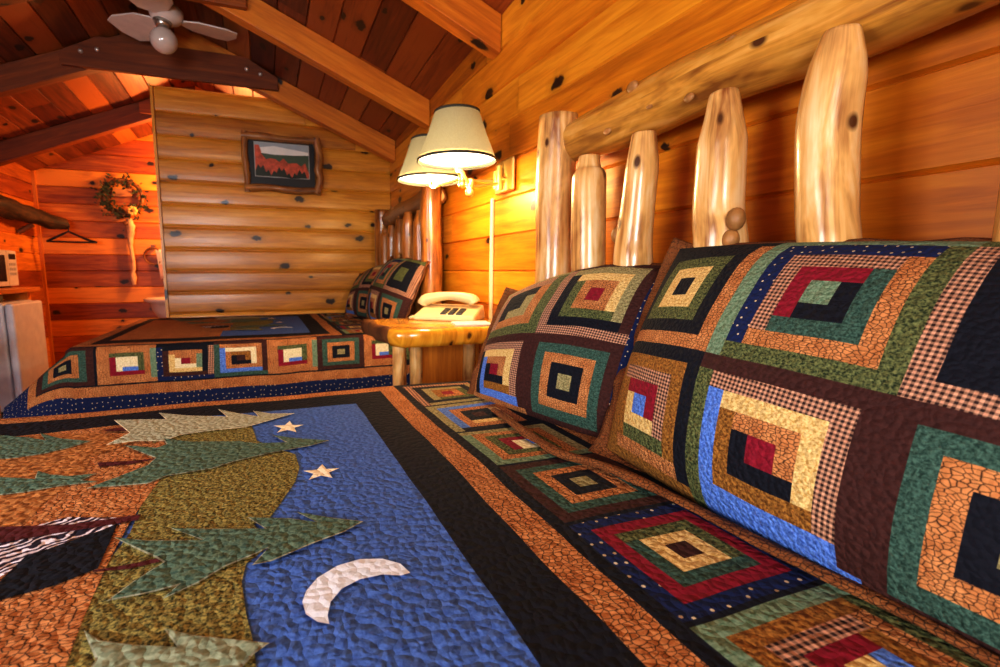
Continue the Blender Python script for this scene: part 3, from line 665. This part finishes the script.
MB().box((1.4, 4.75, -2.0), (2.6, 5.75, -1.92)).build('lower_shelf', M_raft, ns, smooth=False)
M_ph = plain('cream_plastic', (.62, .5, .27), .35); M_phd = plain('dark_plastic', (.03, .025, .02), .4); M_paper = plain('white_paper', (.8, .76, .66), .7)
ph = thing('telephone', 'cream corded desk telephone standing on the nightstand slab', 'telephone', (1.9, 5.35, -.6))
pc = Vector((2.16, 5.5, -.598)); ex_ = Vector((.76, -.65, 0)); ey_ = Vector((.65, .76, 0)); ez_ = Vector((0, 0, 1))
pp = lambda a, b, c: tuple(pc+ex_*a+ey_*b+ez_*c)
mb = MB(); mb.hexa([pp(-.4, -.24, 0), pp(.4, -.24, 0), pp(.4, .24, 0), pp(-.4, .24, 0), pp(-.38, -.22, .07), pp(.38, -.22, .07), pp(.38, .22, .18), pp(-.38, .22, .18)]); mb.build('base', M_ph, ph, smooth=False, bevel=.02)
MB().tube([(pp(-.4, .1, .17), .075), (pp(-.34, .1, .235), .075), (pp(-.05, .1, .285), .052), (pp(.24, .1, .255), .07), (pp(.3, .1, .2), .075)], 14, 4, chamfer=.3).build('handset', M_ph, ph)
mb = MB()
for i in range(3):
    for j in range(4):
        a, b, c = -.05+i*.1, -.2+j*.055, .075+j*.013; mb.hexa([pp(a, b, c), pp(a+.07, b, c), pp(a+.07, b+.04, c+.009), pp(a, b+.04, c+.009), pp(a, b, c+.018), pp(a+.07, b, c+.018), pp(a+.07, b+.04, c+.027), pp(a, b+.04, c+.027)])
mb.build('keypad', M_phd, ph, smooth=False)
MB().tube([(pp(-.36, -.18, .05), .016), (pp(-.44, -.22, .02), .016), (pp(-.5, 0, .018), .016), (pp(-.46, .2, .02), .016), (pp(-.36, .2, .1), .016)], 8, 6).build('cord', M_ph, ph)
mb = MB()
mb.hexa([(1.95, 4.78, -.597), (2.35, 4.72, -.597), (2.42, 5.0, -.597), (2.0, 5.05, -.597), (1.95, 4.78, -.575), (2.35, 4.72, -.575), (2.42, 5.0, -.575), (2.0, 5.05, -.575)])
np_ = mb.build('notepad', M_paper, smooth=False, bevel=.004); tag(np_, 'small white notepad lying on the nightstand in front of the telephone', 'notepad')

# ---------------------------------------------------------------- wall lamp
M_brass = plain('brass', (.9, .66, .25), .33, .85)
def shade_mat():
    t = NT('linen_shade'); tc = t.n('ShaderNodeTexCoord').outputs['Object']
    nz = t.noise(t.mapping(tc, (1, 1, 1)), 260, 1, .5)
    col = t.mix(nz, (.30, .26, .15), (.42, .37, .23)); tr = t.n('ShaderNodeBsdfTranslucent'); t.l(col, tr.inputs[0])
    mx = t.n('ShaderNodeMixShader'); mx.inputs[0].default_value = .3; t.l(t.b.outputs[0], mx.inputs[1]); t.l(tr.outputs[0], mx.inputs[2]); t.l(mx.outputs[0], t.out.inputs[0])
    return t.set(Base_Color=col, Roughness=.8)
M_shade = shade_mat(); M_trim = plain('dark_shade_trim', (.05, .045, .03), .7)
M_diff = plain('lit_diffuser', (.9, .88, .8), .5, emit=(1, .9, .7), es=5); M_bulb = plain('lit_bulb', (1, .95, .8), .3, emit=(1, .8, .5), es=6)
lamp = thing('wall_lamp', 'brass swing arm wall lamp with two lit fabric shades, above the nightstand', 'lamp', (2.72, 5.14, 1.1))
mb = MB().box((2.685, 4.92, .91), (2.728, 5.36, 1.285)); mb.build('wall_plate', M_brass, lamp, smooth=False, bevel=.02)
MB().tube([((2.6, 5.08, .92), .035), ((2.6, 5.08, 1.2), .035)], 12, 3).tube([((2.69, 5.08, 1.05), .025), ((2.6, 5.08, 1.05), .025)], 10, 2).tube([((2.62, 5.2, .96), .03), ((2.62, 5.2, 1.16), .03)], 12, 3).tube([((2.69, 5.2, 1.05), .025), ((2.62, 5.2, 1.05), .025)], 10, 2).build('pivot', M_brass, lamp)
SHD = [((1.92, 4.7, 1.12), [((2.6, 5.08, 1.0), .018), ((2.3, 4.93, .93), .018), ((2.15, 4.88, .90), .018)], [((2.15, 4.88, .92), .018), ((2.0, 4.76, 1.03), .018), ((1.92, 4.7, 1.05), .02), ((1.92, 4.7, 1.3), .02)]),
       ((1.98, 5.7, 1.11), [((2.62, 5.2, 1.05), .018), ((2.4, 5.25, 1.05), .018), ((2.2, 5.22, 1.05), .018)], [((2.2, 5.22, 1.06), .018), ((2.08, 5.5, 1.04), .018), ((1.98, 5.7, 1.05), .02), ((1.98, 5.7, 1.3), .02)])]
for (x, y, z), a1, a2 in SHD:
    ar = MB().tube(a1, 10, 4).tube(a2, 10, 4).build('swing_arm', M_brass, lamp)
    e = a1[-1][0]; MB().lathe((e[0], e[1], e[2]-.1), [(.02, 0), (.045, .015), (.045, .07), (.025, .09), (.045, .11), (.045, .17), (.02, .19)], 14).build('elbow', M_brass, ar)
    sh = MB().lathe((x, y, z), [(.405, 0), (.365, .1), (.305, .25), (.23, .47)], 40, cap=False).build('lamp_shade', M_shade, lamp)
    for r, h in ((.405, 0), (.23, .47)): MB().lathe((x, y, z+h), [(r-.004, -.012), (r+.006, -.012), (r+.004, .012), (r-.006, .012), (r-.004, -.012)], 40, cap=False).build('shade_trim', M_trim, sh)
    MB().lathe((x, y, z+.03), [(.0, 0), (.388, 0), (.388, .01), (0, .01)], 40).build('diffuser', M_diff, sh)
    MB().lathe((x, y, z-.05), [(.012, 0), (.03, .01), (.03, .03), (.015, .04), (.015, .09)], 12).build('finial', M_brass, sh)
    MB().ball((x, y, z+.24), .07).build('bulb', M_bulb, lamp)
mb = MB().box((2.715, 5.47, -.78), (2.745, 5.53, .9)); cc = mb.build('cord_cover', plain('cream_cord_cover', (.8, .68, .42), .4), smooth=False, bevel=.006); tag(cc, 'pale vertical cord cover strip running down the orange wall below the lamp', 'cord cover')

# ---------------------------------------------------------------- picture
M_bran = logwood('bark_branch', (.55, .27, .07), (.36, .15, .04), (.12, .04, .012), rough=.4)
pic = thing('framed_picture', 'framed red canyon landscape picture in a rustic branch frame on the golden log wall', 'picture', (.44, YF-.1, 1.6))
yp = YF-.15
MB().box((-.2, yp+.02, 1.72), (1.1, yp+.07, 2.62)).build('backing', plain('black_mat', (.012, .012, .014), .5), pic, smooth=False)
BR = [[(-.23, 1.58), (-.22, 1.9), (-.25, 2.3), (-.23, 2.74)], [(-.3, 2.65), (.1, 2.66), (.6, 2.64), (1.2, 2.68)], [(1.12, 1.6), (1.2, 1.9), (1.16, 2.1), (1.2, 2.35), (1.13, 2.72)], [(-.27, 1.65), (.2, 1.68), (.7, 1.64), (1.2, 1.67)]]
for i, b in enumerate(BR): MB().tube([((x, yp, z), .07+.008*math.sin(i+x*5)) for x, z in b], 12, 5, .12, 5, 0, seed=i*2).build('frame_branch', M_bran, pic)
pm = [plain('print_sky', (.36, .42, .45), .3), plain('print_cloud', (.75, .76, .72), .3), plain('print_red_rock', (.5, .1, .05), .3, var=.6, scale=30), plain('print_dark_pines', (.02, .03, .02), .3), plain('print_border', (.42, .44, .42), .3), plain('print_green_ridge', (.07, .11, .07), .3)]
mb = MB(); yq = yp+.012
def fl(pts, m, d): mb.poly([(x, yq-d, z) for x, z in pts], m)
x0, x1, z0, z1 = -.06, .98, 1.9, 2.55
fl([(x0-.015, z0-.015), (x1+.015, z0-.015), (x1+.015, z1+.015), (x0-.015, z1+.015)], 4, 0)
fl([(x0, z0), (x1, z0), (x1, z1), (x0, z1)], 1, .002); fl([(x0, 2.44), (.3, 2.5), (x1, 2.42), (x1, z1), (x0, z1)], 0, .003)
fl([(x0, z0), (x1, z0), (x1, 2.36), (.7, 2.34), (.3, 2.33), (x0, 2.36)], 5, .004)
rock = [(x0, z0)]+[(x0, 2.5), (.02, 2.5), (.06, 2.38)]+[(x0+.12+k*.085, 2.34-.1*abs(math.sin(k*1.9))-.012*k) for k in range(11)]+[(x1, 2.0), (x1, z0)]
fl(rock, 2, .006)
pine = [(x0, z0)]+[(x0+k*.05, 2.0+(.09 if k % 2 else .0)+.06*math.sin(k*.8)-.004*k) for k in range(21)]+[(x1, z0)]
fl(pine, 3, .008)
mb.build('print', pm, pic, smooth=False)

# ---------------------------------------------------------------- ceiling fan
M_fan = plain('white_fan_enamel', (.8, .74, .68), .4); M_globe = plain('opal_glass_globe', (.66, .58, .52), .12, coat=1)
FX, FY, FZ = -1.25, 8.95, 3.95
fan = thing('ceiling_fan', 'white ceiling fan with a round globe light hanging under the roof ridge', 'ceiling fan', (FX, FY, FZ-.4))
MB().lathe((FX, FY, FZ+.12), [(.03, -.05), (.03, .42)], 12).build('downrod', M_fan, fan)
MB().lathe((FX, FY, FZ-.1), [(.1, 0), (.2, .03), (.24, .09), (.24, .18), (.16, .24), (.05, .26)], 24).build('motor_housing', M_fan, fan)
for k in range(3):
    a = math.radians(18+120*k); d = Vector((math.cos(a), math.sin(a), 0)); q = Vector((-d.y, d.x, 0)); o = Vector((FX, FY, FZ-.05)); mb = MB(); tl = Vector((0, 0, .05))
    out = [(.22, -.07), (.4, -.16), (.8, -.2), (.98, -.17), (1.04, 0), (.98, .17), (.8, .2), (.4, .16), (.22, .07)]
    mb.prism([o+d*r+q*s_*1.6+tl*(s_/.2) for r, s_ in out], (0, 0, .025)); mb.build('blade', M_fan, fan, smooth=False, bevel=.006)
gl = Vector((FX-.14, FY, FZ-.3))
MB().lathe((FX-.06, FY, FZ-.2), [(.06, -.0), (.1, .03), (.14, .12)], 20).build('light_fitter', plain('fan_chrome', (.5, .46, .4), .25, .8), fan)
MB().ball((FX-.06, FY, FZ-.37), .2, 0, (1, 1, .95), 14, 24).build('globe', M_globe, fan)

# ---------------------------------------------------------------- alcove: wreath, towel, sink, shelf, fridge, microwave
yw = YB-.03
wr = thing('wreath', 'dried leaf wreath with wooden plaque and long pale tail on the red alcove wall', 'wreath', (-3.38, yw, -.3))
cx, cz, R0 = -3.4, 1.93, .44
MB().tube([((cx+R0*math.cos(k*math.pi/12), yw-.1, cz+R0*math.sin(k*math.pi/12)), .05) for k in range(25)], 8, 2, .3, 6).build('vine_ring', M_bark, wr)
rg = random.Random(5); mb = MB()
for i in range(330):
    a = rg.gauss(3.6, 1.25) if rg.random() < .75 else rg.uniform(0, 6.28); r = R0+rg.gauss(0, .075); p = Vector((cx+r*math.cos(a), yw-.13-rg.random()*.1, cz+r*math.sin(a)))
    d = Vector((rg.gauss(0, 1), rg.gauss(0, .5), rg.gauss(0, 1))).normalized(); e = d.cross(Vector((0, 1, 0))).normalized(); L = rg.uniform(.07, .15)
    mb.poly([p, p+d*L*.5+e*L*.22, p+d*L, p+d*L*.5-e*L*.22], rg.choice((0, 0, 1)))
mb.build('leaves', [plain('dark_green_leaf', (.035, .05, .016), .7), plain('dry_brown_leaf', (.12, .07, .025), .7)], wr, smooth=False)
MB().box((cx-.24, yw-.09, cz+.02), (cx+.2, yw-.05, cz+.22)).build('plaque', plain('plaque_wood', (.5, .22, .07), .6), wr, smooth=False)
mb = MB()
for k in range(7):
    a = k*2*math.pi/7; mb.ball((cx+.22+.075*math.cos(a), yw-.27, cz-.36+.075*math.sin(a)), .055, 0, (1, .4, 1), 5, 8)
mb.ball((cx+.22, yw-.29, cz-.36), .04, 1, (1, .5, 1), 5, 8); mb.build('flower', [plain('yellow_petal', (.75, .5, .14), .7), plain('dark_flower_heart', (.2, .09, .03), .8)], wr)
mb = MB(); px_ = cx+.1
secs = [(cz-.55, .1), (cz-.75, .14), (cz-1.0, .1), (cz-1.25, .07), (cz-1.7, .06), (cz-1.95, .08), (cz-2.1, .1), (cz-2.3, .06)]
mb.tube([((px_+.02*math.sin(z*7), yw-.1, z), w*.75) for z, w in secs], 10, 3, .35, 8); mb.build('bow_tail', plain('raffia', (.72, .46, .24), .8, var=.3, scale=25), wr)
MB().ball((px_-.07, yw-.2, cz-.68), .06, 0, (1, .6, 1), 6, 8).build('knot', M_bark, wr)
# towel and ring
tw = thing('towel_ring', 'wooden towel ring on the alcove wall beside the partition end', 'towel ring', (-2.85, yw, .5))
MB().tube([((-2.8+.22*math.cos(k*math.pi/10), yw-.12, .4+.22*math.sin(k*math.pi/10)), .022) for k in range(21)], 8, 2).build('ring', M_bark, tw)
MB().box((-2.85, yw-.12, .6), (-2.75, yw, .7)).build('bracket', M_bark, tw, smooth=False)
mb = MB(); N = 10
for j in range(9):
    for i in range(N+1):
        x = -2.74+.5*i/N+.01*j; mb.v.append((x, yw-.12+.035*math.sin(i*1.9)-.004*j, .58-.1*j+.0))
for j in range(8):
    for i in range(N): a = j*(N+1)+i; mb.face((a, a+1, a+N+2, a+N+1), 0 if j < 4 else 1)
tl_ = mb.build('hand_towel', [plain('white_terry', (.75, .68, .58), .9), plain('pink_terry', (.7, .45, .36), .9)]); md = tl_.modifiers.new('s', 'SOLIDIFY'); md.thickness = .02*K
tag(tl_, 'white and pink hand towel hanging beside the partition end', 'towel')
M_por = plain('porcelain', (.7, .62, .55), .2, coat=.6)
sk = thing('pedestal_sink', 'white pedestal sink mostly hidden behind the partition wall and far bed', 'sink', (-2.25, 14.25, -2.5))
MB().lathe((-2.25, 14.25, -1.3), [(.2, 0), (.42, .08), (.55, .3), (.6, .48), (.72, .52), (.72, .58), (.66, .6), (.58, .5), (.3, .25), (.0, .2)], 32).build('basin', M_por, sk)
MB().lathe((-2.25, 14.25, -2.5), [(.32, 0), (.3, .05), (.2, .2), (.18, .9), (.25, 1.22)], 24).build('pedestal', M_por, sk)
MB().tube([((-2.25, 14.8, -.72), .04), ((-2.25, 14.8, -.5), .04), ((-2.25, 14.6, -.42), .035), ((-2.25, 14.45, -.5), .03)], 10, 4).build('faucet', M_bolt, sk)
# rustic shelf on the left wall with a hanger
M_dbark = logwood('dark_bark', (.13, .06, .02), (.06, .028, .01), (.02, .01, .005), rough=.7, coat=0)
shf = thing('log_shelf', 'dark bark covered half log shelf fixed along the left wall above the microwave', 'shelf', (-5.1, 13.6, 1.1))
MB().tube([((-5.2, 11.6, 1.38), .19), ((-5.15, 12.6, 1.36), .21), ((-5.1, 13.6, 1.3), .2), ((-4.85, 14.3, 1.2), .16), ((-4.62, 14.6, 1.16), .13)], 14, 5, .25, 3, 1, seed=2).build('log', [M_dbark, M_end], shf)
MB().tube([((-5.33, 12.6, 1.0), .06), ((-5.2, 12.6, 1.15), .06)], 8, 2).build('bracket', M_bark, shf)
MB().tube([((-5.33, 13.9, .9), .06), ((-5.05, 13.9, 1.08), .06)], 8, 2).build('bracket', M_bark, shf)
hg = thing('coat_hanger', 'black coat hanger hanging from the end of the bark shelf', 'hanger', (-4.55, 14.6, .8))
mk = plain('black_wire', (.012, .01, .01), .4)
MB().tube([((-4.55, 14.5, .98), .02), ((-4.2, 14.5, .8), .03), ((-3.97, 14.5, .72), .025)], 8, 3).tube([((-4.55, 14.5, .98), .02), ((-4.85, 14.5, .82), .03), ((-5.02, 14.5, .73), .025)], 8, 3).tube([((-5.02, 14.5, .73), .022), ((-4.5, 14.5, .72), .022), ((-3.97, 14.5, .72), .022)], 8, 2).build('shoulder_bar', mk, hg)
MB().tube([((-4.55, 14.5, .97), .014), ((-4.55, 14.5, 1.05), .014), ((-4.52, 14.5, 1.12), .014)], 8, 3).build('hook', mk, hg)
# fridge, microwave, counter
M_fr = plain('white_fridge', (.82, .84, .95), .35); M_dk = plain('dark_glass', (.015, .012, .012), .15)
fr = thing('fridge', 'small white refrigerator in the corner below the wooden counter', 'fridge', (-4.7, 10.7, -2.5))
MB().box((-5.3, 10.1, -2.45), (-4.22, 11.3, -.55)).build('cabinet', M_fr, fr, smooth=False, bevel=.04)
d_ = MB().box((-4.2, 10.1, -2.4), (-4.08, 11.3, -.56)).build('door', M_fr, fr, smooth=False, bevel=.04)
for y in (10.25, 11.15): MB().lathe((-4.4, y, -2.5), [(.06, 0), (.06, .06)], 10).build('foot', M_dk, fr)
bx_ = MB().box((-5.1, 10.3, -.548), (-4.45, 10.75, -.42)).build('folded_cloth', plain('pale_green_cloth', (.42, .45, .3), .9, bump=.3), smooth=False, bevel=.03)
tag(bx_, 'pale green folded cloth lying on top of the small refrigerator', 'cloth')
cn = thing('counter', 'thick wooden counter board along the left wall carrying the microwave', 'counter', (-4.75, 9.8, -.4))
MB().box((-5.34, 7.8, -.40), (-4.2, 11.6, -.31)).build('board', M_raft, cn, smooth=False, bevel=.012)
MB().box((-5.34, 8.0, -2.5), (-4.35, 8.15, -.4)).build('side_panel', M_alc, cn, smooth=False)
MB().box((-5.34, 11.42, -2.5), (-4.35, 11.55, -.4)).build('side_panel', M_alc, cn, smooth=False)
mw = thing('microwave', 'white microwave oven with dark door window on the wooden counter, at the left edge', 'microwave', (-4.9, 10.85, -.31))
MB().box((-5.3, 10.2, -.29), (-4.54, 11.5, .39)).build('case', M_white, mw, smooth=False, bevel=.02)
md_ = MB().box((-4.54, 10.2, -.28), (-4.49, 11.12, .38)).build('door', M_white, mw, smooth=False, bevel=.012)
MB().box((-4.492, 10.3, -.19), (-4.484, 11.03, .29)).build('door_window', M_dk, md_, smooth=False)
pn = MB().box((-4.54, 11.14, -.28), (-4.495, 11.5, .38)).build('control_panel', M_white, mw, smooth=False, bevel=.01)
MB().box((-4.496, 11.2, .22), (-4.488, 11.44, .32)).build('display', M_dk, pn, smooth=False)
for i in range(3):
    for j in range(3): MB().box((-4.496, 11.2+i*.085, .1-j*.09), (-4.487, 11.26+i*.085, .15-j*.09)).build('button', plain('grey_button', (.5, .5, .5), .5) if i+j == 0 else bpy.data.materials['grey_button'], pn, smooth=False)
for y in (10.3, 11.4): MB().box((-5.2, y-.04, -.31), (-4.6, y+.04, -.29)).build('foot', M_dk, mw, smooth=False)
st = thing('stool', 'pale wooden stool cut off by the left edge of the photo, beside the refrigerator', 'stool', (-3.7, 7.6, -2.5))
MB().box((-4.2, 7.35, -.98), (-3.42, 7.95, -.88)).build('seat', M_end, st, smooth=False, bevel=.03)
for x in (-4.1, -3.5):
    for y in (7.42, 7.88): MB().tube([((x, y, -2.5), .05), ((x, y, -1.7), .055), ((x, y, -.98), .05)], 10, 3).build('leg', M_end, st)
MB().box((-4.15, 7.4, -1.55), (-3.46, 7.45, -1.4)).build('stretcher', M_end, st, smooth=False)

# ---------------------------------------------------------------- light
def area(name, p, tgt, sx, sy, e, col):
    l = bpy.data.lights.new(name, 'AREA'); l.shape = 'RECTANGLE'; l.size = sx*K; l.size_y = sy*K; l.energy = e; l.color = col
    o = bpy.data.objects.new(name, l); COL.objects.link(o); o.location = W(p)
    o.rotation_euler = (W(tgt)-W(p)).to_track_quat('-Z', 'Y').to_euler(); return o
def point(name, p, e, col, r=.08):
    l = bpy.data.lights.new(name, 'POINT'); l.energy = e; l.color = col; l.shadow_soft_size = r*K
    o = bpy.data.objects.new(name, l); COL.objects.link(o); o.location = W(p); return o
area('window_light_near', (-2.2, YN+.2, .6), (.6, 4, -.8), 3.0, 2.4, 115, (.84, .92, 1))
area('window_light_left', (XL+.25, 1.2, .6), (1.5, 2.6, -.6), 2.4, 2.2, 50, (.9, .95, 1))
for i, (x, y, z) in enumerate(((1.92, 4.7, 1.36), (1.98, 5.7, 1.36))): point('lamp_bulb_light', (x, y, z), 34, (1, .68, .32), .06)
for i, (x, y, z) in enumerate(((1.92, 4.7, 1.0), (1.98, 5.7, 1.0))): point('lamp_down_light', (x, y, z), 15, (1, .72, .35), .06)
point('alcove_lamp_light', (-1.3, 13.9, 2.2), 95, (1, .52, .18), .2)
point('room_fill_light', (-1.3, -2.2, 2.6), 14, (1, .74, .42), .4)  # added warm fill behind the camera; no fixture hangs here
wld = bpy.data.worlds.new('interior_ambient'); bpy.context.scene.world = wld; wld.use_nodes = True
wld.node_tree.nodes['Background'].inputs[0].default_value = (.9, .7, .5, 1); wld.node_tree.nodes['Background'].inputs[1].default_value = .05

# ---------------------------------------------------------------- camera
cam = bpy.data.cameras.new('camera'); co = bpy.data.objects.new('camera', cam); COL.objects.link(co); bpy.context.scene.camera = co
co.location = W((0, 0, 0)); co.rotation_euler = (math.radians(90-7.5), 0, math.radians(-19.7))
cam.sensor_width = 36; cam.lens = 36*.475; cam.shift_x = .065; cam.shift_y = 0.0; cam.clip_start = .01
cam.dof.use_dof = True; cam.dof.focus_distance = 2.4*K; cam.dof.aperture_fstop = 5.0
sc = bpy.context.scene
sc.view_settings.view_transform = 'Standard'; sc.view_settings.look = 'None'; sc.view_settings.exposure = 0.3; sc.view_settings.gamma = .78
try:
    sc.cycles.use_denoising = True; sc.cycles.max_bounces = 8; sc.cycles.diffuse_bounces = 4; sc.cycles.sample_clamp_indirect = 8
except Exception: pass
for o in bpy.data.objects:
    if '_o' in o: del o['_o']
